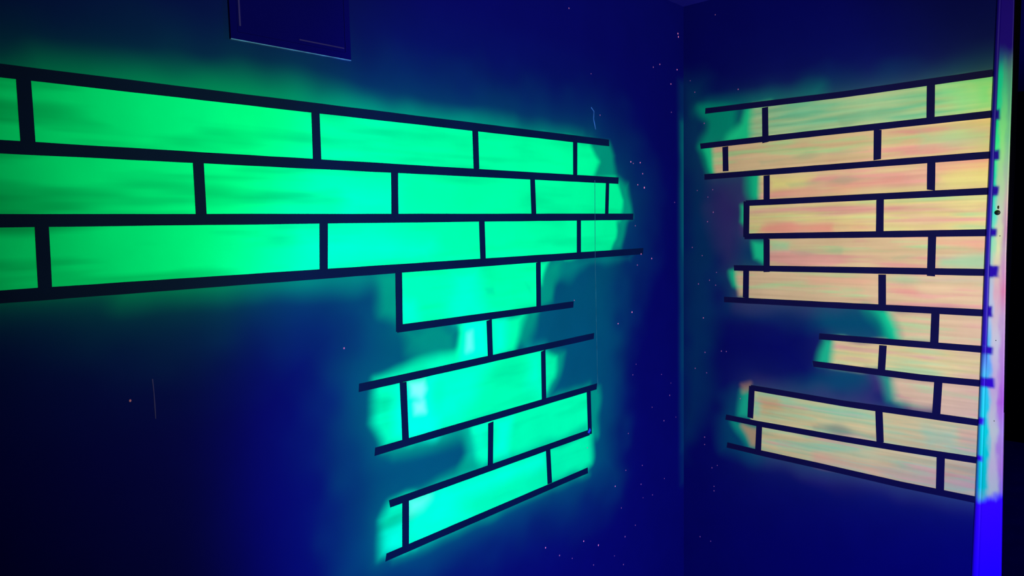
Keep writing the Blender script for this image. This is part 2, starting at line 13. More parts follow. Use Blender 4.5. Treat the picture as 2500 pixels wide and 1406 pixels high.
R_PAINT = [('glow_mist', 0.3, 0.16, 0.02, [(1.5715, 2.3007), (1.4816, 2.2869), (1.3958, 1.5708), (1.4692, 0.8971), (1.5725, 0.6944)]), ('glow_mist', 0.45, 0.2, 0.02, [(1.4814, 2.2031), (0.4459, 2.1792), (0.4196, 1.3411), (0.8453, 1.3362), (1.3583, 1.3667), (1.3412, 1.5376), (1.2724, 1.77), (1.434, 1.8948)]), ('mauve', 0.5, 0.14, 0.02, [(1.4339, 1.8779), (1.2561, 1.8834), (1.2726, 1.8028), (1.3412, 1.5376), (1.3774, 1.5369), (1.4523, 1.7767)]), ('mauve', 0.55, 0.1, 0.02, [(1.3224, 1.3926), (0.9182, 1.3924), (0.9324, 1.3684), (1.3222, 1.3603)]), ('mauve', 0.5, 0.13, 0.02, [(1.1777, 0.7586), (0.4646, 0.76), (0.4638, 0.7317), (0.9821, 0.7021), (1.1774, 0.7331)]), ('glow_mist', 0.5, 0.12, 0.02, [(1.3184, 0.7643), (0.4646, 0.76), (0.464, 0.7388), (1.2291, 0.7306)]), ('glow_mist', 0.6, 0.12, 0.02, [(0.9924, 1.3724), (0.7101, 1.3754), (0.706, 1.2001), (0.8679, 1.027), (1.3198, 0.9912), (1.3928, 0.8741), (1.3922, 0.7315), (1.2292, 0.7478), (1.2315, 1.0043), (0.8423, 1.1845), (0.9912, 1.2939)]), ('mauve', 0.45, 0.1, 0.02, [(1.2319, 1.0551), (0.8399, 1.0621), (0.7713, 1.1175), (0.7966, 1.0076), (1.2316, 1.0212)]), ('over', 0.4, 0.1, 0.008, [(1.5098, 2.173), (1.4534, 2.1993), (1.0052, 2.196), (1.0046, 2.1616), (1.4533, 2.1575)]), ('spray_bloom', 0.75, 0.06, 0.015, [(1.4946, 2.1846), (1.3273, 2.1694), (1.3263, 2.0194), (1.4811, 2.024), (1.4681, 2.1173)]), ('green2', 0.9, 0.05, 0.02, [(1.2925, 2.1536), (1.1918, 2.1564), (1.1905, 2.0222), (1.3978, 2.0229), (1.3709, 2.0567), (1.3094, 2.0991)]), ('streak_g', 1, 0.05, 0.01, [(1.2584, 2.154), (1.1918, 2.1517), (1.1905, 2.0222), (1.2658, 2.0265)]), ('streak_g', 1, 0.004, 0, [(1.2116, 2.1614), (1.0625, 2.1587), (0.9239, 2.1562), (0.7949, 2.1569), (0.6745, 2.1576), (0.5618, 2.1583), (0.4562, 2.1588), (0.4521, 2.0297), (0.5582, 2.0291), (0.6713, 2.0284), (0.7922, 2.0278), (0.9216, 2.027), (1.0607, 2.0263), (1.2103, 2.0254)]), ('spray_bloom', 0.9, 0.045, 0.01, [(1.4868, 2.0211), (1.4252, 2.0255), (1.4248, 1.9027), (1.462, 1.9052)]), ('green2', 0.9, 0.03, 0.01, [(1.4679, 2.016), (1.416, 2.0196), (1.4155, 1.9021), (1.4433, 1.9039)]), ('streak_t', 1, 0.03, 0.006, [(1.4307, 2.0176), (1.344, 2.0211), (1.3433, 1.8973), (1.4247, 1.8976)]), ('streak_t', 1, 0.004, 0, [(1.3761, 2.0241), (1.1878, 2.0256), (1.0155, 2.0265), (0.8574, 2.0274), (0.7117, 2.0282), (0.577, 2.029), (0.4521, 2.0297), (0.4481, 1.9001), (0.5734, 1.8993), (0.7086, 1.8985), (0.8549, 1.8976), (1.0136, 1.8966), (1.1865, 1.8956), (1.3755, 1.8944)]), ('spray_bloom', 0.8, 0.05, 0.015, [(1.2819, 1.8883), (1.2024, 1.8879), (1.2015, 1.7996), (1.264, 1.8024)]), ('green2', 0.6, 0.04, 0.01, [(1.2561, 1.8834), (1.2024, 1.8879), (1.2015, 1.7996), (1.2469, 1.8016)]), ('streak_y', 1, 0.025, 0.006, [(1.2257, 1.8895), (1.1892, 1.8918), (1.1881, 1.783), (1.2282, 1.7846)]), ('streak_p', 1, 0.004, 0, [(1.2008, 1.8955), (1.0524, 1.8964), (0.9146, 1.8972), (0.7861, 1.898), (0.666, 1.8987), (0.5536, 1.8994), (0.4481, 1.9001), (0.4445, 1.7843), (0.5503, 1.7834), (0.6631, 1.7825), (0.7835, 1.7814), (0.9125, 1.7803), (1.0508, 1.7791), (1.1996, 1.7779)]), ('green2', 0.85, 0.03, 0.006, [(1.3071, 1.7664), (1.2793, 1.7703), (1.2785, 1.6632), (1.3067, 1.705)]), ('mauve', 0.7, 0.03, 0.006, [(1.3136, 1.6885), (1.2787, 1.6879), (1.2784, 1.6466), (1.3098, 1.6469)]), ('streak_y', 1, 0.004, 0, [(1.2811, 1.7772), (1.1136, 1.7786), (0.959, 1.7799), (0.816, 1.7811), (0.6833, 1.7823), (0.5598, 1.7833), (0.4445, 1.7843), (0.4404, 1.65), (0.556, 1.6491), (0.68, 1.6481), (0.8133, 1.6471), (0.9568, 1.646), (1.1119, 1.6448), (1.2801, 1.6435)]), ('green2', 0.8, 0.035, 0.01, [(1.2609, 1.6218), (1.1998, 1.6249), (1.199, 1.5402), (1.25, 1.5558)]), ('streak_t', 1, 0.004, 0, [(1.2, 1.6441), (1.0502, 1.6453), (0.911, 1.6463), (0.7813, 1.6473), (0.6602, 1.6483), (0.5468, 1.6492), (0.4404, 1.65), (0.4363, 1.5203), (0.5431, 1.5195), (0.657, 1.5187), (0.7785, 1.5179), (0.9087, 1.517), (1.0484, 1.516), (1.1987, 1.515)]), ('green2', 0.75, 0.035, 0.01, [(1.3554, 1.5), (1.3231, 1.5076), (1.3013, 1.4291), (1.337, 1.4445)]), ('streak_t', 1, 0.03, 0.006, [(1.3266, 1.4974), (1.2773, 1.5054), (1.2764, 1.395), (1.3118, 1.4033)]), ('streak_t', 1, 0.004, 0, [(1.2843, 1.5144), (1.1144, 1.5156), (0.9576, 1.5166), (0.8127, 1.5177), (0.6782, 1.5186), (0.553, 1.5195), (0.4363, 1.5203), (0.4322, 1.3866), (0.5493, 1.3859), (0.6749, 1.3852), (0.8099, 1.3844), (0.9554, 1.3835), (1.1128, 1.3826), (1.2833, 1.3815)]), ('spray_bloom', 1, 0.07, 0.015, [(0.8182, 1.3803), (0.7368, 1.3854), (0.7076, 1.2661), (0.7475, 1.2696)]), ('green2', 0.8, 0.05, 0.01, [(0.7974, 1.3771), (0.7368, 1.3854), (0.6945, 1.2673), (0.7341, 1.2679)]), ('streak_t', 1, 0.05, 0.01, [(0.7567, 1.3797), (0.5838, 1.381), (0.5806, 1.2628), (0.7075, 1.2617), (0.7219, 1.3161)]), ('streak_t', 1, 0.004, 0, [(0.6036, 1.3856), (0.5738, 1.3858), (0.5445, 1.386), (0.5157, 1.3861), (0.4874, 1.3863), (0.4596, 1.3865), (0.4322, 1.3866), (0.4284, 1.2655), (0.4563, 1.2652), (0.4846, 1.265), (0.5134, 1.2648), (0.5427, 1.2645), (0.5725, 1.2643), (0.6029, 1.264)]), ('green2', 0.7, 0.045, 0.01, [(0.9754, 1.2543), (0.9012, 1.2582), (0.8993, 1.1546), (0.9967, 1.154)]), ('streak_y', 1, 0.04, 0.01, [(0.9364, 1.2549), (0.7608, 1.2609), (0.7585, 1.1567), (0.9437, 1.154)]), ('streak_y', 1, 0.004, 0, [(0.7676, 1.2627), (0.7064, 1.2632), (0.6472, 1.2636), (0.5899, 1.2641), (0.5344, 1.2646), (0.4806, 1.265), (0.4284, 1.2655), (0.4249, 1.152), (0.4774, 1.1507), (0.5315, 1.1495), (0.5874, 1.1481), (0.6451, 1.147), (0.7048, 1.1478), (0.7665, 1.1487)]), ('mauve', 0.9, 0.05, 0.01, [(0.8135, 1.1498), (0.7448, 1.148), (0.7362, 1.0625), (0.7844, 1.0855)]), ('green2', 0.55, 0.06, 0.01, [(0.7718, 1.14), (0.7045, 1.134), (0.7024, 1.0453), (0.7427, 1.054)]), ('streak_t', 1, 0.055, 0.01, [(0.7284, 1.1352), (0.5775, 1.1438), (0.5749, 1.0469), (0.6632, 1.0442), (0.716, 1.0581)]), ('streak_t', 1, 0.004, 0, [(0.5899, 1.1481), (0.5613, 1.1488), (0.5331, 1.1494), (0.5054, 1.1501), (0.4782, 1.1507), (0.4513, 1.1513), (0.4249, 1.152), (0.4207, 1.0177), (0.4476, 1.0175), (0.475, 1.0174), (0.5028, 1.0172), (0.531, 1.017), (0.5597, 1.0168), (0.5889, 1.0166)]), ('green2', 0.6, 0.04, 0.01, [(1.2984, 1.003), (1.256, 1.0177), (1.255, 0.8945), (1.3084, 0.9026)]), ('orange', 0.4, 0.03, 0.01, [(1.2985, 1.0289), (1.2632, 1.0423), (1.2629, 1.0082), (1.293, 0.9986)]), ('streak_l', 1, 0.004, 0, [(1.2595, 1.0235), (1.0921, 1.0194), (0.9373, 1.0156), (0.794, 1.0153), (0.6608, 1.0162), (0.5366, 1.017), (0.4207, 1.0177), (0.4168, 0.89), (0.5334, 0.8866), (0.6584, 0.8829), (0.7926, 0.8803), (0.937, 0.8785), (1.093, 0.8783), (1.2619, 0.8789)]), ('green2', 0.45, 0.05, 0.01, [(1.3373, 0.8662), (1.2268, 0.8686), (1.2294, 0.7685), (1.2646, 0.7717)]), ('orange', 0.7, 0.03, 0.01, [(1.292, 0.8568), (1.2267, 0.8515), (1.2261, 0.7829), (1.2559, 0.7856), (1.2739, 0.8254)]), ('streak_l', 1, 0.004, 0, [(1.2269, 0.8782), (1.0661, 0.8784), (0.9171, 0.8785), (0.7787, 0.8805), (0.6497, 0.8832), (0.5294, 0.8867), (0.4168, 0.89), (0.4125, 0.7525), (0.5258, 0.7514), (0.6469, 0.7503), (0.7766, 0.7515), (0.9159, 0.7543), (1.0658, 0.7565), (1.2276, 0.7581)]), ('pink', 0.8, 0.03, 0.012, [(1.2205, 1.6837), (1.1059, 1.6928), (0.9525, 1.6823), (0.9521, 1.6579), (1.2372, 1.6578)]), ('pink', 0.5, 0.05, 0.012, [(1.2038, 1.6947), (0.8521, 1.6835), (0.7966, 1.6649), (1.2034, 1.6574)]), ('pink', 0.6, 0.04, 0.012, [(0.6087, 1.6277), (0.4618, 1.6205), (0.4611, 1.5965), (0.608, 1.6012)]), ('mint', 0.6, 0.04, 0.012, [(0.6011, 1.572), (0.4607, 1.5831), (0.4591, 1.5336), (0.6, 1.5302)]), ('mint', 0.7, 0.06, 0.012, [(0.6162, 2.1409), (0.4557, 2.1425), (0.4528, 2.0497), (0.5544, 2.0456), (0.6033, 2.1054)]), ('green2', 0.35, 0.05, 0.012, [(0.5111, 2.1382), (0.4555, 2.1361), (0.4528, 2.0522), (0.4975, 2.0581)]), ('mint', 0.5, 0.06, 0.012, [(0.6612, 1.9902), (0.4619, 1.9887), (0.4603, 1.9366), (0.6602, 1.9488)]), ('mint', 0.6, 0.03, 0.012, [(1.2488, 0.9932), (1.2208, 0.9634), (1.2307, 0.9106), (1.2517, 0.9157)]), ('mint', 0.6, 0.04, 0.012, [(1.2316, 1.0178), (0.9867, 1.0004), (0.7825, 0.9977), (0.782, 0.9719), (1.0015, 0.9578), (1.2314, 0.9958)]), ('orange', 0.5, 0.05, 0.012, [(1.2227, 0.9886), (1.1466, 1.0002), (1.1295, 0.9529), (1.2051, 0.9405)]), ('pink', 0.45, 0.05, 0.012, [(1.2052, 1.84), (0.9994, 1.8241), (0.7212, 1.8489), (0.7207, 1.8276), (0.9989, 1.7905), (1.1882, 1.799)]), ('pink', 0.4, 0.04, 0.012, [(0.6092, 1.8759), (0.4639, 1.8716), (0.4634, 1.8559), (0.6087, 1.858)]), ('yellow', 0.7, 0.05, 0.012, [(1.1856, 1.8709), (1.0152, 1.8678), (1.0606, 1.8367), (1.1852, 1.8229)]), ('yellow', 0.6, 0.05, 0.012, [(0.6085, 1.8484), (0.4633, 1.8519), (0.462, 1.8125), (0.6075, 1.8141)]), ('mint', 0.4, 0.03, 0.012, [(1.153, 0.823), (0.836, 0.8616), (0.8355, 0.8383), (1.1443, 0.7994)]), ('pink', 0.45, 0.05, 0.012, [(0.999, 0.7961), (0.581, 0.811), (0.5798, 0.7674), (0.7914, 0.7547), (0.9986, 0.7669)]), ('mint', 0.45, 0.04, 0.012, [(0.7661, 1.5013), (0.4694, 1.4997), (0.469, 1.4862), (0.7655, 1.4749)]), ('pink', 0.4, 0.04, 0.012, [(1.0402, 1.488), (0.7861, 1.4889), (0.7856, 1.4667), (1.0244, 1.465)]), ('pink', 0.35, 0.04, 0.012, [(0.7588, 1.4751), (0.6734, 1.4641), (0.66, 1.4361), (0.7581, 1.4429)]), ('mint', 0.5, 0.03, 0.012, [(1.1864, 1.6216), (1.1129, 1.6183), (1.1126, 1.5865), (1.1861, 1.586)]), ('mint', 0.4, 0.04, 0.012, [(0.6227, 0.9632), (0.5364, 0.9791), (0.5348, 0.9223), (0.6088, 0.9147)]), ('pink', 0.35, 0.03, 0.012, [(0.5246, 0.9884), (0.4657, 0.9922), (0.4664, 0.9361), (0.5172, 0.9401)]), ('orange', 0.4, 0.05, 0.012, [(0.5575, 0.8599), (0.4736, 0.8641), (0.4728, 0.836), (0.5563, 0.8167)]), ('dull', 0.5, 0.025, 0.012, [(0.9301, 2.0702), (0.7787, 2.0806), (0.7008, 2.0679), (0.8183, 2.057), (0.9155, 2.0538)]), ('dull', 0.35, 0.02, 0.012, [(1.2397, 1.9436), (0.9571, 1.9572), (0.8297, 1.9488), (1.0012, 1.9399), (1.2227, 1.9262)]), ('dull', 0.35, 0.02, 0.012, [(1.1237, 1.8465), (0.9262, 1.8531), (0.7342, 1.8526), (0.734, 1.844), (0.926, 1.8412), (1.1076, 1.8331)]), ('dull', 0.3, 0.018, 0.012, [(1.1046, 1.5865), (0.9216, 1.5878), (0.9214, 1.5787), (1.1044, 1.577)]), ('dull', 0.35, 0.02, 0.012, [(0.7541, 1.5658), (0.6384, 1.5814), (0.6382, 1.573), (0.7406, 1.5573)]), ('dull', 0.35, 0.025, 0.012, [(1.001, 0.9288), (0.8373, 0.9266), (0.7946, 0.913), (0.9853, 0.9122)]), ('glow_mist', 0.35, 0.03, 0.012, [(1.0164, 0.9147), (0.7808, 0.9156), (0.7804, 0.8958), (1.0083, 0.8951)]), ('glow_mist', 0.3, 0.03, 0.012, [(0.7572, 1.4018), (0.4664, 1.3984), (0.466, 1.3862), (0.7567, 1.3797)])]
L_SPECKS = [(1.9703, 2.448, 1), (2.6965, 2.4924, 2), (2.6998, 2.4797, 2), (2.5548, 2.3458, 2), (2.5056, 2.3273, 1), (2.6895, 2.344, 2), (2.6401, 2.2787, 2), (2.6429, 2.1637, 1), (2.0922, 2.244, 1), (2.144, 2.1028, 1), (2.3412, 1.9438, 2), (2.3581, 1.9384, 1), (2.4071, 1.944, 2), (2.4243, 1.9014, 2), (2.3888, 1.8568, 2), (2.4355, 1.8468, 2), (2.3696, 1.6961, 1), (2.4093, 1.5829, 2), (2.4874, 1.5613, 2), (2.3824, 1.5401, 1), (2.3426, 1.3556, 2), (2.2468, 1.3207, 2), (2.3692, 1.1428, 1), (2.3454, 1.1034, 1), (2.4855, 0.9435, 1), (1.9775, 1.4356, 1), (1.0167, 1.3965, 1), (2.3108, 0.8725, 1), (2.4095, 0.7158, 1), (2.2917, 0.7268, 1), (2.3996, 0.6391, 1), (2.2181, 0.6826, 2), (2.4857, 0.5685, 1), (2.4142, 0.5776, 1), (2.2585, 0.5824, 1), (2.3559, 0.4798, 1), (2.2824, 0.4565, 1), (2.0138, 0.5311, 2), (2.1047, 0.4834, 2), (1.7978, 0.5824, 2), (1.8728, 0.527, 1), (1.9446, 0.49, 1), (2.2083, 0.4035, 1), (2.2695, 0.3455, 1), (2.0723, 0.4174, 1), (2.668, 1.7908, 1), (2.5596, 1.0692, 1), (2.6352, 1.0191, 1), (2.6249, 0.9673, 1), (2.6754, 0.8615, 1), (2.578, 0.8662, 1), (2.5799, 0.613, 1), (0.4985, 1.359, 1), (2.0433, 0.8797, 1)]
R_SPECKS = [(1.4252, 2.5469, 1), (1.5386, 2.3007, 1), (1.5175, 2.2502, 1), (1.3242, 2.2337, 1), (1.4737, 2.1163, 1), (1.5055, 1.8392, 1), (1.4338, 1.8389, 1), (1.4561, 1.8093, 1), (1.4316, 1.7453, 1), (1.4577, 1.7065, 1), (1.5286, 1.5976, 1), (1.4821, 1.5629, 1), (1.4159, 1.4932, 1), (1.4476, 1.4592, 1), (1.4992, 1.4415, 1), (1.4194, 1.4395, 1), (1.4758, 1.2964, 2), (1.4678, 1.1481, 1), (1.37, 1.1621, 1), (1.3922, 1.1615, 1), (1.5144, 1.0729, 1), (1.4599, 1.06, 1), (1.3071, 0.9706, 1), (1.4689, 0.7758, 1), (1.4689, 0.7431, 1), (1.4338, 0.6469, 1), (1.409, 0.6632, 1), (1.4239, 0.5673, 1), (1.4238, 0.5473, 1), (1.4897, 0.3227, 1), (1.4386, 0.3174, 1)]
PANEL = [(0.7531, 2.1337), (1.0683, 2.1352), (0.7736, 2.1598), (1.0417, 2.1636)]
CRACKS = [[(2.0899, 2.1251), (2.1068, 2.1123), (2.1038, 2.0857), (2.1155, 2.0487)], [(2.1071, 1.8651), (2.104, 1.5655), (2.1093, 1.1664), (2.1128, 1.0722)], [(0.5444, 1.3968), (0.5457, 1.3657), (0.5457, 1.3108)]]
FOLD = (2.0545, 0.9408)
SCREW = [(0.4354, 1.714), (0.4337, 1.731), (0.4265, 1.6393), (0.4269, 1.2994), (0.4231, 1.0325)]
CASE_LEFT = [(0.4588, 2.3842), (0.4616, 2.1562), (0.4673, 1.5804), (0.4705, 0.7585), (0.473, 0.4831)]
CASE_RIGHT = [(0.4122, 2.3701), (0.4103, 2.1458), (0.4083, 1.5817), (0.394, 0.7827), (0.389, 0.5175)]
TIPS = [(0.4364, 2.0254, 0.0174), (0.4324, 1.8981, 0.0174), (0.4332, 1.7843, 0.0174), (0.4334, 1.6511, 0.0142), (0.4251, 1.5248, 0.0205), (0.4365, 1.3939, 0.019), (0.4325, 1.2651, 0.0142), (0.4248, 1.1591, 0.0174), (0.4478, 1.0254, 0.0142), (0.4474, 0.8979, 0.0111)]
BACK_X = 6.406
CAM_ROT = [[0.686659, 0.076621, -0.722931], [-0.726669, 0.043282, -0.685623], [-0.021243, 0.99612, 0.085398]]
FOCAL = 1726.63
CEIL = 2.6111

scn = bpy.context.scene
COL = scn.collection

# ---------------------------------------------------------------- camera
cd = bpy.data.cameras.new('camera')
cam = bpy.data.objects.new('camera', cd); COL.objects.link(cam)
cd.sensor_fit = 'HORIZONTAL'; cd.sensor_width = 36.0
cd.lens = FOCAL / 2500.0 * 36.0
cd.clip_start = 0.02
m = Matrix(CAM_ROT).to_4x4(); m.translation = Vector((0, 0, 1.7))
cam.matrix_world = m
scn.camera = cam

# ---------------------------------------------------------------- world, exposure
w = bpy.data.worlds.new('world'); scn.world = w; w.use_nodes = True
w.node_tree.nodes['Background'].inputs[0].default_value = (0.1, 0.15, 1.0, 1)
w.node_tree.nodes['Background'].inputs[1].default_value = 0.006
vs = scn.view_settings
vs.view_transform = 'Standard'; vs.look = 'None'; vs.gamma = 1; vs.exposure = 0
vs.use_curve_mapping = False

# ---------------------------------------------------------------- lamps: violet UV flood, and an added flood standing in for the paint's fluorescence
def spot(name, loc, target, color, power, angle, blend, radius=.08):
    l = bpy.data.lights.new(name, 'SPOT'); l.color = color; l.energy = power
    l.spot_size = math.radians(angle); l.spot_blend = blend; l.shadow_soft_size = radius
    o = bpy.data.objects.new(name, l); COL.objects.link(o)
    o.location = loc
    o.rotation_euler = (Vector(target) - Vector(loc)).to_track_quat('-Z', 'Y').to_euler()
    return o
spot('fluorescence_flood', (0.6, -1.2, 1.65), (2.1, 1.57, 1.80), (0.95, 0.95, 0.27), 500, 82, .8, .1)
spot('violet_flood_lamp', (1.1, -0.9, 0.25), (2.25, 1.57, 0.98), (0.02, 0.01, 1.0), 270, 70, .3, .1)

l = bpy.data.lights.new('far_room_fill', 'POINT'); l.color = (.03, .02, 1); l.energy = 60; l.shadow_soft_size = .1  # added fill, no real lamp there; tints the far floor blue
o = bpy.data.objects.new('far_room_fill', l); COL.objects.link(o); o.location = (4.6, -.9, 2.2)

# ---------------------------------------------------------------- materials
def mat(name, col, rough=.6, bump=0, bscale=60, vary=.15, spec=.2, attr=None, vscale=8):
    mt = bpy.data.materials.new(name); mt.use_nodes = True
    nt = mt.node_tree; b = nt.nodes['Principled BSDF']
    b.inputs['Roughness'].default_value = rough
    b.inputs['Specular IOR Level'].default_value = spec
    tc = nt.nodes.new('ShaderNodeTexCoord')
    n = nt.nodes.new('ShaderNodeTexNoise'); n.inputs['Scale'].default_value = vscale; n.inputs['Detail'].default_value = 4
    nt.links.new(tc.outputs['Object'], n.inputs['Vector'])
    mr = nt.nodes.new('ShaderNodeMapRange')
    mr.inputs['To Min'].default_value = 1 - vary; mr.inputs['To Max'].default_value = 1 + vary
    mr.inputs['From Min'].default_value = .25; mr.inputs['From Max'].default_value = .75
    nt.links.new(n.outputs[0], mr.inputs['Value'])
    mx = nt.nodes.new('ShaderNodeVectorMath'); mx.operation = 'SCALE'
    if attr:
        at = nt.nodes.new('ShaderNodeAttribute'); at.attribute_name = attr
        nt.links.new(at.outputs['Color'], mx.inputs[0])
    else:
        mx.inputs[0].default_value = col
    nt.links.new(mr.outputs[0], mx.inputs['Scale'])
    nt.links.new(mx.outputs[0], b.inputs['Base Color'])
    if bump:
        n2 = nt.nodes.new('ShaderNodeTexNoise'); n2.inputs['Scale'].default_value = bscale; n2.inputs['Detail'].default_value = 5
        nt.links.new(tc.outputs['Object'], n2.inputs['Vector'])
        bp = nt.nodes.new('ShaderNodeBump'); bp.inputs['Strength'].default_value = bump; bp.inputs['Distance'].default_value = .002
        nt.links.new(n2.outputs[0], bp.inputs['Height']); nt.links.new(bp.outputs[0], b.inputs['Normal'])
    return mt
WALL = (0.0015, 0.002, 0.125)
M_wall = mat('sprayed_wall', WALL, .7, .15, 90, .05, .0, 'paint')
M_plain = mat('blue_wall', WALL, .7, .15, 90, .06, .0)
M_case = mat('sprayed_casing', (1, 1, 1), .35, .1, 40, .04, .3, 'paint')
M_tape = mat('tape', (.0045, .004, .055), .7, .2, 200, .12, .02)
M_tapeL = mat('tape_green_bloom', (.0008, .0055, .050), .7, .2, 200, .12, .02)  # same tape with the green paint's bloom put into its colour
M_fold = mat('tape_fold', (.01, .05, .7), .5)
M_panel = mat('panel_enamel', (.001, .001, .125), .6, .1, 50, .06, .0)
M_edge = mat('panel_glint_and_crack', (.03, .13, .60), .4, .2, 120, .6, .3, vscale=25)  # highlight on the panel's lower edge put into the colour; also one crack
M_line = mat('panel_line', (.005, .003, .17), .6, 0, 50, .4)  # faint violet lines of the panel's inner outline; also one crack
M_speck = mat('pink_speck', (.75, .20, .55), .6)
M_speck2 = mat('faint_speck', (.28, .09, .34), .6)
M_crack = mat('crack_filler', (.012, .10, .20), .7, .3, 200, .5, .1, vscale=30)
M_black = mat('unlit_dark', (.0005, .0005, .003), .9, .1, 40, .2, 0)  # near-black colour stands in for the dark of unlit doorway and far room
M_screw = mat('black_screw', (.003, .006, .006), .5)
M_floor = mat('dark_floor', (.01, .01, .08), .6, .1, 20, .2, .1)
M_ceil = mat('ceiling_paint', (.01, .01, .22), .7, .2, 60, .1, .1)

# ---------------------------------------------------------------- paint fields
rng = np.random.RandomState(7)
def vnoise(a, b, sa, sb, seed, octaves=3):
    """smooth value noise in [0,1]; sa, sb feature sizes in metres"""
    r = np.random.RandomState(seed); g = r.rand(512, 512)
    out = np.zeros_like(a); amp = 1; tot = 0
    for o in range(octaves):
        x = a / sa * 2**o + 37.3 * o + 100; y = b / sb * 2**o + 11.7 * o + 100
        i = np.floor(x).astype(int); j = np.floor(y).astype(int); fx = x - i; fy = y - j
        fx = fx*fx*(3-2*fx); fy = fy*fy*(3-2*fy)
        q = lambda p, s: g[p % 512, s % 512]
        out += amp * ((q(i, j)*(1-fx)+q(i+1, j)*fx)*(1-fy) + (q(i, j+1)*(1-fx)+q(i+1, j+1)*fx)*fy)
        tot += amp; amp *= .5
    return out / tot
def sdist(a, b, poly):
    """signed distance to a polygon, negative inside"""
    P = np.array(poly); d = np.full(a.shape, 1e9); ins = np.zeros(a.shape, bool)
    for k in range(len(P)):
        p = P[k]; q = P[(k+1) % len(P)]; e = q - p
        wa, wb = a - p[0], b - p[1]
        t = np.clip((wa*e[0] + wb*e[1]) / (e @ e + 1e-12), 0, 1)
        d = np.minimum(d, (wa - e[0]*t)**2 + (wb - e[1]*t)**2)
        c = ((p[1] > b) != (q[1] > b))
        den = (q[1] - p[1]) if abs(q[1] - p[1]) > 1e-9 else 1e-9
        ins ^= c & (a < (q[0]-p[0]) * (b - p[1]) / den + p[0])
    d = np.sqrt(d)
    return np.where(ins, -d, d)
PAINTS = {'mauve2': (.025, .05, .16), 'haze': (.07, .12, .19), 'glow_mist': (0, .085, .17), 'corner_spray_glow': (0, .10, .17), 'over': (0, .27, .25), 'spray_bloom': (0, .30, .22), 'green': (0, .86, .34),  # halo tones: stray spray with bloom and corner glow painted in
          'cyan': (0, .95, .68), 'pale': (.22, .95, .93), 'dgreen': (0, .45, .30), 'mauve': (.05, .03, .17),
          'green2': (.01, .60, .32), 'pink': (.80, .28, .26), 'mint': (.20, .60, .40), 'orange': (.62, .30, .16), 'yellow': (.75, .70, .25), 'dull': (.20, .38, .27)}
def ramp(t, stops):
    out = np.zeros(t.shape + (3,)); xs = [s[0] for s in stops]
    for c in range(3): out[..., c] = np.interp(t, xs, [s[1][c] for s in stops])
    return out
TAN, LIM, PNK, YEL, SAG = (.70, .47, .33), (.46, .60, .34), (.75, .34, .34), (.73, .57, .30), (.30, .52, .34)
def colour_of(name, a, b):
    if name == 'green':      # brush streaks and patchy cover; yellower, dimmer far left: lamp falloff put into the colour
        n = vnoise(a, b, .30, .035, 3); n2 = vnoise(a, b, .35, .25, 5)
        k = (1 - np.interp(a, [.3, 1.0, 1.7], [.8, .5, .22]) * np.clip(n - .48, 0, 1) * 2)[..., None] * (1.10 - .25 * n2)[..., None]
        base = np.array(PAINTS['green'])[None, None] * k
        base[..., 2] *= np.interp(a, [.1, .7, 1.3, 2.2], [.85, 1.55, 1.25, 1.05])
        base[..., :2] *= np.interp(a, [.2, 1.5], [.82, 1.0])[..., None]
        return base
    if name.startswith('streak'):
        n = vnoise(a, b, .22, .018, 11) * .6 + vnoise(a, b, .5, .05, 12) * .4
        n = np.clip((n - .5) * 2.6 + .5, 0, 1)
        st = {'streak_g': [(0, (.18, .50, .36)), (.45, (.36, .54, .36)), (1, (.55, .54, .37))], 'streak_t': [(0, LIM), (.35, TAN), (.7, TAN), (1, PNK)],
              'streak_y': [(0, LIM), (.4, YEL), (.7, TAN), (1, PNK)], 'streak_p': [(0, YEL), (.5, TAN), (1, PNK)],
              'streak_l': [(0, LIM), (.45, YEL), (.75, LIM), (1, TAN)]}[name]
        c = ramp(n, st)
        g = vnoise(a, b, .3, .008, 15)
        return c * (1.10 - .32 * g)[..., None]
    return np.array(PAINTS[name])[None, None]
def spray_and_bloom(a, b, col, layers):
    """spray drift plus bloom put into the colour round every block, thinner with distance"""
    full = [l for l in layers if l[0] in ('green',) + STREAKS and l[2] <= .06 and l[1] > .85]
    d = np.full(a.shape, 9.0)
    for name, dens, soft, wb, poly in full:
        P = np.array(poly); mg = .38
        ia = np.where((a[:, 0] > P[:, 0].min() - mg) & (a[:, 0] < P[:, 0].max() + mg))[0]
        ib = np.where((b[0] > P[:, 1].min() - mg) & (b[0] < P[:, 1].max() + mg))[0]
        if not len(ia) or not len(ib): continue
        s = (slice(ia[0], ia[-1] + 1), slice(ib[0], ib[-1] + 1))
        d[s] = np.minimum(d[s], np.maximum(sdist(a[s], b[s], poly), 0))
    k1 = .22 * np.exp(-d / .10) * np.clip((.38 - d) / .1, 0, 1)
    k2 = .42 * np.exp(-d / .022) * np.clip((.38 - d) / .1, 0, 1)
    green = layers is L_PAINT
    for k, c in ((k1, 'glow_mist' if green else 'mauve2'), (k2, 'spray_bloom' if green else 'haze')):
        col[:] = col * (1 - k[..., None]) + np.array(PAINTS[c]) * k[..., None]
STREAKS = ('streak_g', 'streak_t', 'streak_y', 'streak_p', 'streak_l')
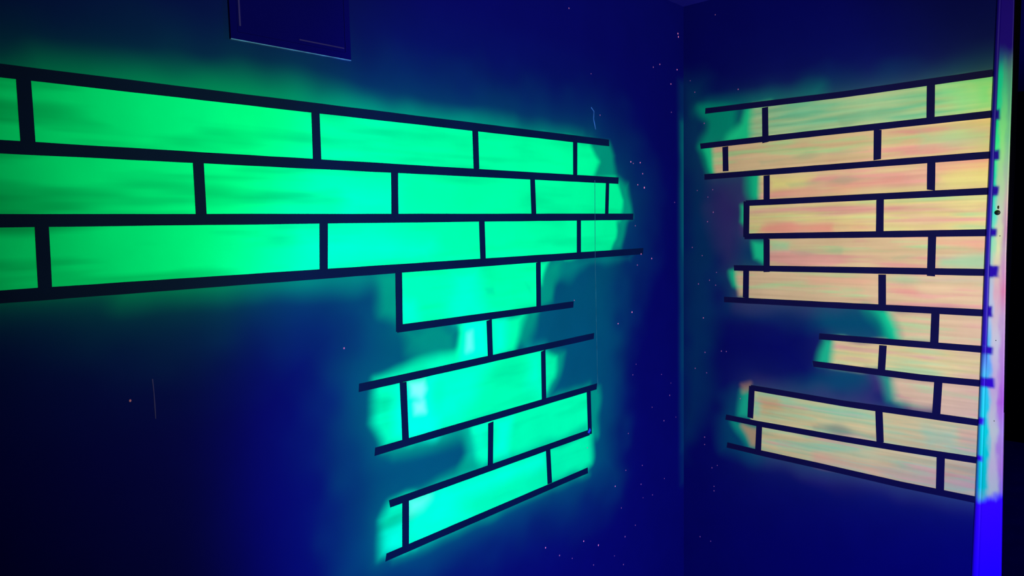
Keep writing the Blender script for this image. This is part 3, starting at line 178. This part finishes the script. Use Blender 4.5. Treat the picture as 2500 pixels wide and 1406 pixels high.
def field(a, b, layers):
    col = np.zeros(a.shape + (3,)) + np.array(WALL)
    wob = vnoise(a, b, .07, .07, 21, 1) - .5; wob2 = vnoise(a, b, .16, .14, 22, 1) - .5
    spray_and_bloom(a, b, col, layers)
    for name, dens, soft, wb, poly in layers:
        P = np.array(poly); mg = soft + wb * 2 + .02
        ia = np.where((a[:, 0] > P[:, 0].min() - mg) & (a[:, 0] < P[:, 0].max() + mg))[0]
        ib = np.where((b[0] > P[:, 1].min() - mg) & (b[0] < P[:, 1].max() + mg))[0]
        if not len(ia) or not len(ib): continue
        s = (slice(ia[0], ia[-1] + 1), slice(ib[0], ib[-1] + 1))
        A, B = a[s], b[s]
        d = sdist(A, B, poly) + wb * 2 * (wob[s] + wob2[s])
        t = np.clip(.5 - d / soft, 0, 1); t = t*t*(3 - 2*t) * dens
        col[s] = col[s] * (1 - t[..., None]) + colour_of(name, A, B) * t[..., None]
    return np.clip(col, 0, .96)

# ---------------------------------------------------------------- mesh helpers
def link(name, me, mt, parent=None):
    o = bpy.data.objects.new(name, me); COL.objects.link(o)
    if mt: me.materials.append(mt)
    if parent: o.parent = parent
    return o
def tag(o, label=None, cat=None, group=None, kind=None):
    if label: o['label'] = label
    if cat: o['category'] = cat
    if group: o['group'] = group
    if kind: o['kind'] = kind
    return o
def grid_wall(name, us, zs, to_world, col, mt, thick_vec, flip):
    """wall slab: finely divided painted face plus a back and sides"""
    nu, nz = len(us), len(zs)
    A, B = np.meshgrid(us, zs, indexing='ij')
    V = to_world(A, B).reshape(-1, 3)
    idx = np.arange(nu * nz).reshape(nu, nz)
    F = np.stack([idx[:-1, :-1], idx[1:, :-1], idx[1:, 1:], idx[:-1, 1:]], -1).reshape(-1, 4)
    if flip: F = F[:, ::-1]
    border = list(idx[:, 0]) + list(idx[-1, 1:]) + list(idx[-2::-1, -1]) + list(idx[0, -2:0:-1])
    nb = len(border); base = len(V)
    V = np.vstack([V, V[border] + np.array(thick_vec)])
    sides = []
    for k in range(nb):
        k2 = (k + 1) % nb
        f = [border[k2], border[k], base + k, base + k2]
        sides.append(f[::-1] if flip else f)
    me = bpy.data.meshes.new(name)
    faces = F.tolist() + sides
    bf = [base + k for k in range(nb)]
    faces.append(bf if flip else bf[::-1])
    me.from_pydata(V.tolist(), [], faces)
    ca = me.color_attributes.new('paint', 'FLOAT_COLOR', 'POINT')
    c = np.ones((len(V), 4), np.float32); c[:, :3] = np.array(WALL); c[:nu*nz, :3] = col.reshape(-1, 3)
    ca.data.foreach_set('color', c.ravel())
    me.validate(); me.update()
    return link(name, me, mt)
def box(name, lo, hi, mt, parent=None, bevel=0):
    bm = bmesh.new(); bmesh.ops.create_cube(bm, size=1)
    for v in bm.verts: v.co = Vector([(lo[i] + hi[i]) / 2 + v.co[i] * (hi[i] - lo[i]) for i in range(3)])
    if bevel: bmesh.ops.bevel(bm, geom=bm.edges[:], offset=bevel, segments=2, affect='EDGES', profile=.5)
    me = bpy.data.meshes.new(name); bm.to_mesh(me); bm.free()
    return link(name, me, mt, parent)

# ---------------------------------------------------------------- the room
H = CEIL
us = np.arange(-1.4, XR + .0001, .0055); us[-1] = XR
zs = np.linspace(0, H, 470)
A, B = np.meshgrid(us, zs, indexing='ij')
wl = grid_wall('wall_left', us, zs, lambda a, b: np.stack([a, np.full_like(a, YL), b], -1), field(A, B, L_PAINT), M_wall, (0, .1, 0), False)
tag(wl, 'navy blue wall sprayed with glowing green brick shapes', kind='structure')
cl_y = lambda z: np.interp(z, [p[1] for p in CASE_LEFT[::-1]], [p[0] for p in CASE_LEFT[::-1]])
cr_y = lambda z: np.interp(z, [p[1] for p in CASE_RIGHT[::-1]], [p[0] for p in CASE_RIGHT[::-1]])
ys = np.arange(.43, YL, .0045); ys = np.append(ys, YL)
A, B = np.meshgrid(ys, zs, indexing='ij')
wr = grid_wall('wall_right', ys, zs, lambda a, b: np.stack([np.full_like(a, XR), a, b], -1), field(A, B, R_PAINT), M_wall, (.1, 0, 0), True)
tag(wr, 'navy blue wall sprayed with tan, pink and green brick shapes', kind='structure')
tag(box('ceiling', (-1.4, -1.5, H), (BACK_X + .1, YL + .1, H + .1), M_ceil), 'dark blue ceiling above the corner', kind='structure')
tag(box('floor', (-1.4, -1.5, -.1), (BACK_X + .1, YL + .1, 0), M_floor), 'dark floor running through the doorway', kind='structure')
tag(box('wall_back', (BACK_X, -1.5, 0), (BACK_X + .1, YL, H), M_black), 'black wall of the unlit room beyond the doorway', kind='structure')

tag(box('wall_far_left', (XR + .101, YL, 0), (BACK_X - .001, YL + .1, H), M_black), 'black side wall of the unlit room beyond the doorway', kind='structure')

# ---------------------------------------------------------------- door casing at the right end of the wall
def casing():
    prof = [(0, 0), (0, .002), (.04, .010), (.09, .0150), (.16, .0175), (.21, .0165), (.235, .0145), (.26, .0150)] + \
           [(.26 + .70 * k / 22, .0165) for k in range(1, 23)] + [(.985, .0155), (1, .012), (1, -.02)]
    nz = 520; zz = np.linspace(0, H, nz)
    P = np.array(prof); npf = len(P)
    s = P[:, 0][None].repeat(nz, 0); h = P[:, 1][None].repeat(nz, 0) * .45; Z = zz[:, None].repeat(npf, 1)
    yl = cl_y(zz)[:, None]; yr = cr_y(zz)[:, None]
    Yy = yl + (yr - yl) * s
    V = np.stack([XR - h, Yy, Z], -1)
    # bare gloss below and above, violet lamp tint painted in, brighter low; spray between
    def key(tab):
        zk = [t[0] for t in tab][::-1]
        return np.stack([np.interp(Z, zk, [t[1][c] for t in tab][::-1]) for c in range(3)], -1)
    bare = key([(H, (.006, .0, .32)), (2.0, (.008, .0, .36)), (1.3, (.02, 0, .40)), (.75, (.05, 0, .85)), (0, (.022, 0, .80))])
    left = key([(2.28, (.006, 0, .32)), (2.20, (.01, .12, .45)), (2.15, (0, .42, .52)), (2.04, (.0, .50, .52)), (2.0, (0, .55, .42)), (1.90, (.04, .72, .40)),
                (1.83, (.0, .55, .50)), (1.72, (.04, .60, .62)), (1.60, (.25, .62, .45)), (1.52, (.40, .45, .60)), (1.38, (.40, .48, .70)),
                (1.30, (.10, .45, .80)), (1.22, (.1, .35, .8)), (1.14, (.02, .55, .75)), (1.0, (0, .70, .60)), (.80, (.0, .72, .48)), (.77, (.1, .62, .5))])
    right = key([(2.28, (.006, 0, .32)), (2.20, (.05, .12, .38)), (2.1, (.06, .28, .42)), (1.95, (.14, .42, .46)), (1.83, (.32, .42, .50)), (1.75, (.48, .34, .50)), (1.66, (.42, .18, .45)),
                 (1.60, (.45, .32, .48)), (1.52, (.52, .24, .50)), (1.46, (.60, .18, .38)), (1.38, (.48, .30, .55)), (1.22, (.45, .22, .58)), (1.10, (.42, .10, .58)),
                 (1.0, (.46, .28, .60)), (.88, (.50, .22, .52)), (.80, (.36, .22, .55)), (.77, (.34, .26, .55))])
    mid = key([(2.28, (.006, 0, .32)), (2.20, (.03, .14, .42)), (2.1, (.05, .42, .45)), (1.95, (.2, .60, .36)), (1.72, (.45, .48, .50)), (1.6, (.62, .62, .40)), (1.46, (.62, .34, .46)),
               (1.3, (.52, .50, .60)), (1.14, (.52, .36, .56)), (1.0, (.55, .60, .50)), (.88, (.66, .56, .52)), (.80, (.62, .70, .48)), (.77, (.60, .64, .46))])
    wob = (vnoise(Z, s * .2, .05, .05, 31) - .5)[..., None]
    sm = lambda x: np.clip(x, 0, 1)**2 * (3 - 2*np.clip(x, 0, 1))
    t = s[..., None] + wob * .25
    col = left * (1 - sm((t - .35) / .25)) + mid * sm((t - .35) / .25)
    col = col * (1 - sm((t - .68) / .25)) + right * sm((t - .68) / .25)
    # cover: nothing above and below the sprayed band; the bead masked in the upper half
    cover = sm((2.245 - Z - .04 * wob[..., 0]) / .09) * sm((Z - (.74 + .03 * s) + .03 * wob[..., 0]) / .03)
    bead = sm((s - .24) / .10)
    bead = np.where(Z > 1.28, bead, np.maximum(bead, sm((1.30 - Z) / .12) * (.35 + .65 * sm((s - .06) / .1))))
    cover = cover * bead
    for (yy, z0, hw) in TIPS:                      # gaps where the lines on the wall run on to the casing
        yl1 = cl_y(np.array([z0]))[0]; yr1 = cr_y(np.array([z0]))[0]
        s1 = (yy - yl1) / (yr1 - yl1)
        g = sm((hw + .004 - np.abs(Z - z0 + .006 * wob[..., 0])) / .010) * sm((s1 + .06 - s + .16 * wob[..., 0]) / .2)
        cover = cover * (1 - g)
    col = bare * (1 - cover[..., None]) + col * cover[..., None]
    idx = np.arange(nz * npf).reshape(nz, npf)
    F = np.stack([idx[:-1, :-1], idx[:-1, 1:], idx[1:, 1:], idx[1:, :-1]], -1).reshape(-1, 4).tolist()
    F = [f[::-1] for f in F]
    F += [[idx[k, 0], idx[k, -1], idx[k+1, -1], idx[k+1, 0]][::1] for k in range(nz - 1)]
    F += [idx[0].tolist(), idx[-1, ::-1].tolist()]
    me = bpy.data.meshes.new('trim_1'); me.from_pydata(V.reshape(-1, 3).tolist(), [], [list(map(int, f)) for f in F])
    ca = me.color_attributes.new('paint', 'FLOAT_COLOR', 'POINT')
    c = np.ones((nz * npf, 4), np.float32); c[:, :3] = np.clip(col, 0, .95).reshape(-1, 3)
    ca.data.foreach_set('color', c.ravel())
    bm = bmesh.new(); bm.from_mesh(me); bmesh.ops.recalc_face_normals(bm, faces=bm.faces[:]); bm.to_mesh(me); bm.free()
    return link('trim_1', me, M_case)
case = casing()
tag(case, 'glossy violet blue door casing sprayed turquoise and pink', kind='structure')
def dome(r, h, seg=12):
    bm = bmesh.new(); rings = []
    for t in (0, .35, .65, .88):
        rr = r * math.cos(t * math.pi / 2); zz = h * math.sin(t * math.pi / 2)
        rings.append([bm.verts.new((rr * math.cos(2*math.pi*k/seg), rr * math.sin(2*math.pi*k/seg), zz)) for k in range(seg)])
    for a, b in zip(rings, rings[1:]):
        for k in range(seg): bm.faces.new((a[k], a[(k+1) % seg], b[(k+1) % seg], b[k]))
    top = bm.verts.new((0, 0, h))
    for k in range(seg): bm.faces.new((rings[-1][k], rings[-1][(k+1) % seg], top))
    bm.faces.new(rings[0][::-1])
    return bm
FACE_R = Matrix(((0, 0, -1), (0, 1, 0), (1, 0, 0))).to_4x4()        # local z looks along -x
FACE_L = Matrix(((1, 0, 0), (0, 0, -1), (0, 1, 0))).to_4x4()        # local z looks along -y
def stick(bm, name, mt, parent, rot, loc):
    me = bpy.data.meshes.new(name); bm.transform(Matrix.Translation(loc) @ rot); bm.to_mesh(me); bm.free()
    return link(name, me, mt, parent)
bm = dome(.0082, .005, 20); y0, z0 = SCREW[0]
stick(bm, 'screw_head', M_screw, case, FACE_R, (XR - .0073, y0, z0))['label'] = 'round black screw head'
bm = dome(.0028, .0016, 10); bm.transform(Matrix.Diagonal((2.2, 1, 1, 1))); y1, z1 = SCREW[1]
stick(bm, 'scratch', M_screw, case, FACE_R, (XR - .0073, y1, z1))
for y1, z1 in SCREW[2:]:
    stick(dome(.0017, .001, 8), 'chip', M_screw, case, FACE_R, (XR - .0073, y1, z1))

# unlit frame of the doorway behind the casing, and the wall on its far side
jy = .385
box('door_1', (XR + .0005, jy + .014, 0), (XR + .03, .4295, H), M_black)['kind'] = 'structure'
bpy.data.objects['door_1']['label'] = 'black unlit side of the doorway behind the casing'
tag(box('trim_2', (XR, -1.0, H - .12), (XR + .12, jy - .002, H - .001), M_black), 'black unlit lintel of the doorway', kind='structure')
tag(box('wall_doorway', (XR, -1.5, 0), (XR + .1, -1.001, H), M_plain), 'plain blue wall past the doorway', kind='structure')

# ---------------------------------------------------------------- tape
TW, TT = .0245, .0004
def strip(name, pts, wall, width=TW, thick=TT, seed=0, lift=0.0, ragged=True):
    """flat ribbon of tape on a wall along pts (a, z), cut slightly crooked at its ends"""
    r = random.Random(seed)
    P = [Vector((p[0], p[1])) for p in pts]
    fine = []
    for a, b in zip(P, P[1:]):
        n = max(2, int((b - a).length / .05))
        for k in range(n): fine.append(a.lerp(b, k / n))
    fine.append(P[-1])
    up = []; dn = []
    for k, p in enumerate(fine):
        d = (fine[min(k+1, len(fine)-1)] - fine[max(k-1, 0)]).normalized(); n = Vector((-d.y, d.x))
        j = r.uniform(-.0003, .0003)
        sh = Vector((0, 0))
        if ragged and k in (0, len(fine) - 1): sh = d * r.uniform(-.0025, .0025)
        up.append(p + n * (width / 2 + j) + sh); dn.append(p - n * (width / 2 + j) - sh)
    off0, off1 = lift + .00005, lift + thick
    def W(p, o): return (p.x, YL - o, p.y) if wall == 'L' else (XR - o, p.x, p.y)
    bm = bmesh.new(); N = len(fine); q = []
    for o in (off0, off1):
        q.append([[bm.verts.new(W(p, o)) for p in up], [bm.verts.new(W(p, o)) for p in dn]])
    (ub, db), (ut, dt) = q
    for k in range(N - 1):
        bm.faces.new((ut[k], ut[k+1], dt[k+1], dt[k])); bm.faces.new((ub[k], db[k], db[k+1], ub[k+1]))
        bm.faces.new((ut[k], ub[k], ub[k+1], ut[k+1])); bm.faces.new((dt[k], dt[k+1], db[k+1], db[k]))
    for k in (0, N - 1): bm.faces.new((ut[k], dt[k], db[k], ub[k]))
    bmesh.ops.recalc_face_normals(bm, faces=bm.faces[:])
    me = bpy.data.meshes.new(name); bm.to_mesh(me); bm.free()
    return link(name, me, M_tapeL if wall == 'L' else M_tape)
ORD = ['first', 'second', 'third', 'fourth', 'fifth', 'sixth', 'seventh', 'eighth', 'ninth', 'tenth', 'eleventh', 'twelfth']
GL, GR = 'long tape lines on the green wall', 'long tape lines on the multicoloured wall'
LL = ['topmost long dark tape line on the green wall', 'second long dark tape line from the top on the green wall',
      'level dark tape line across the middle of the wide green bricks', 'lowest of the four full-width tape lines on the green wall',
      'short dark tape line closing the box under the wide green rows', 'dark slanting tape line fading out over the tall cyan-spotted brick',
      'dark slanting tape line under the brick with pale cyan spots', 'second lowest dark slanting tape line on the green wall',
      'lowest dark slanting tape line on the green wall']
for i, p in enumerate(L_LINES):
    w_ = TW * (.90 if i > 3 else 1.0)
    o = strip('tape_strip', p, 'L', w_, seed=i)
    tag(o, LL[i], 'tape', GL)
fold = strip('folded_end', [(FOLD[0] - .006, FOLD[1] - .006), (FOLD[0] + .006, FOLD[1] + .006)], 'L', .012, .0012, 99, lift=.0009)
fold.data.materials[0] = M_fold; fold.parent = bpy.data.objects['tape_strip.007']; fold['label'] = 'bright blue folded tape end'
GU, GV = 'short upright tapes on the green wall', 'short upright tapes on the multicoloured wall'
def upright_labels(rows, wall):
    out = []
    n = 0
    for i, r in enumerate(rows):
        for j, _ in enumerate(r):
            k = len(r)
            place = 'only one' if k == 1 else ('left one' if j == 0 else 'right one') if k == 2 else ['leftmost', 'second', 'third', 'rightmost'][j]
            if k == 4 and j in (1, 2): place += ' from left'
            out.append('short upright tape, %s in the %s brick row down the %s wall' % (place, ORD[i], wall))
    return out
lab = iter(upright_labels(L_UPRIGHTS, 'green'))
s = 100
for r in L_UPRIGHTS:
    for p in r:
        s += 1; tag(strip('upright_tape', p, 'L', TW * (.95 if p[0][0] < 2.15 else .85), seed=s, lift=.00045), next(lab), 'tape', GU)
RLn = ['topmost long dark tape line on the tan wall, above its greenest brick row'] + \
      ['%s long dark tape line from the top on the tan wall' % ORD[i] for i in range(1, 10)] + \
      ['second lowest long dark tape line on the tan wall', 'lowest long dark tape line on the tan wall, curving at its left']
for i, p in enumerate(R_LINES):
    tag(strip('tape_strip', p, 'R', TW * .94, seed=300 + i, ragged=True), RLn[i], 'tape', GR)
lab = iter(upright_labels(R_UPRIGHTS, 'tan'))
for r in R_UPRIGHTS:
    for p in r:
        s += 1; tag(strip('upright_tape', p, 'R', TW, seed=s, lift=.00045), next(lab), 'tape', GV)

# ---------------------------------------------------------------- access panel at the top of the green wall
(px0, pz0), (px1, pz1), (ix0, _), (_, iz1) = PANEL
zb = (pz0 + pz1) / 2; ztop = H - .06
t = bpy.data.objects.new('access_panel', None); COL.objects.link(t); t.location = (0, 0, 0)
tag(t, 'flat dark blue access panel with a pale lower edge above the green bricks', 'panel')
def frame_ring():
    x0, x1, z0, z1 = px0, px1, zb, ztop; d = .016
    bm = bmesh.new()
    for lo, hi in [((x0, z0), (x0 + .0 + d, z1)), ((x1 - d, z0), (x1, z1)), ((x0 + d, z0), (x1 - d, z0 + d)), ((x0 + d, z1 - d), (x1 - d, z1))]:
        bb = bmesh.ops.create_cube(bm, size=1)['verts']
        for v in bb: v.co = Vector(((lo[0]+hi[0])/2 + v.co.x*(hi[0]-lo[0]), YL - .004 + v.co.y*.0078, (lo[1]+hi[1])/2 + v.co.z*(hi[1]-lo[1])))
    me = bpy.data.meshes.new('frame'); bm.to_mesh(me); bm.free()
    return link('frame', me, M_panel, t)
frame_ring()
box('door', (px0 + .0166, YL - .0076, zb + .0166), (px1 - .0166, YL - .0002, ztop - .0166), M_panel, t, .0006)
e = box('lower_edge_glint', (px0, YL - .0085, zb - .0025), (px1, YL - .0002, zb - .0002), M_edge, t, .0006); e['label'] = 'pale lower edge with painted highlight'  # strip standing in for light caught along the bottom edge
e = box('inner_line', (ix0, YL - .0088, zb + .03), (ix0 + .004, YL - .0077, ztop - .02), M_line, t); e['label'] = 'faint violet inner line'
e = box('inner_line', (px0 + .17, YL - .0088, zb + .024), (px1 - .02, YL - .0077, zb + .027), M_line, t); e['label'] = 'faint violet inner line'

# ---------------------------------------------------------------- small marks that belong to the walls
def crack(pts, width, mt):
    o = strip('crack', pts, 'L', width, .0006, 77, ragged=False); o.data.materials[0] = mt; o.parent = wl; return o
crack(CRACKS[0], .0035, M_edge); crack(CRACKS[1], .002, M_crack); crack(CRACKS[2], .002, M_line)
proto = {}
def speck(a, z, k, wall, rnd):
    rr = (.0030 if k == 2 else .0024) * rnd.uniform(.8, 1.15)
    key = (k, wall)
    if key not in proto:
        bm = dome(1, .45, 10); me = bpy.data.meshes.new('paint_speck')
        bm.transform(FACE_L if wall == 'L' else FACE_R); bm.to_mesh(me); bm.free()
        me.materials.append(M_speck if k == 2 else M_speck2)
        proto[key] = me
    o = bpy.data.objects.new('paint_speck', proto[key]); COL.objects.link(o)
    o.parent = wl if wall == 'L' else wr
    o.location = (a, YL, z) if wall == 'L' else (XR, a, z)
    sc = rr; o.scale = (sc, sc, sc * rnd.uniform(.9, 1.3))
rnd = random.Random(5)
for a, z, k in L_SPECKS: speck(a, z, k, 'L', rnd)
for a, z, k in R_SPECKS: speck(a, z, k, 'R', rnd)
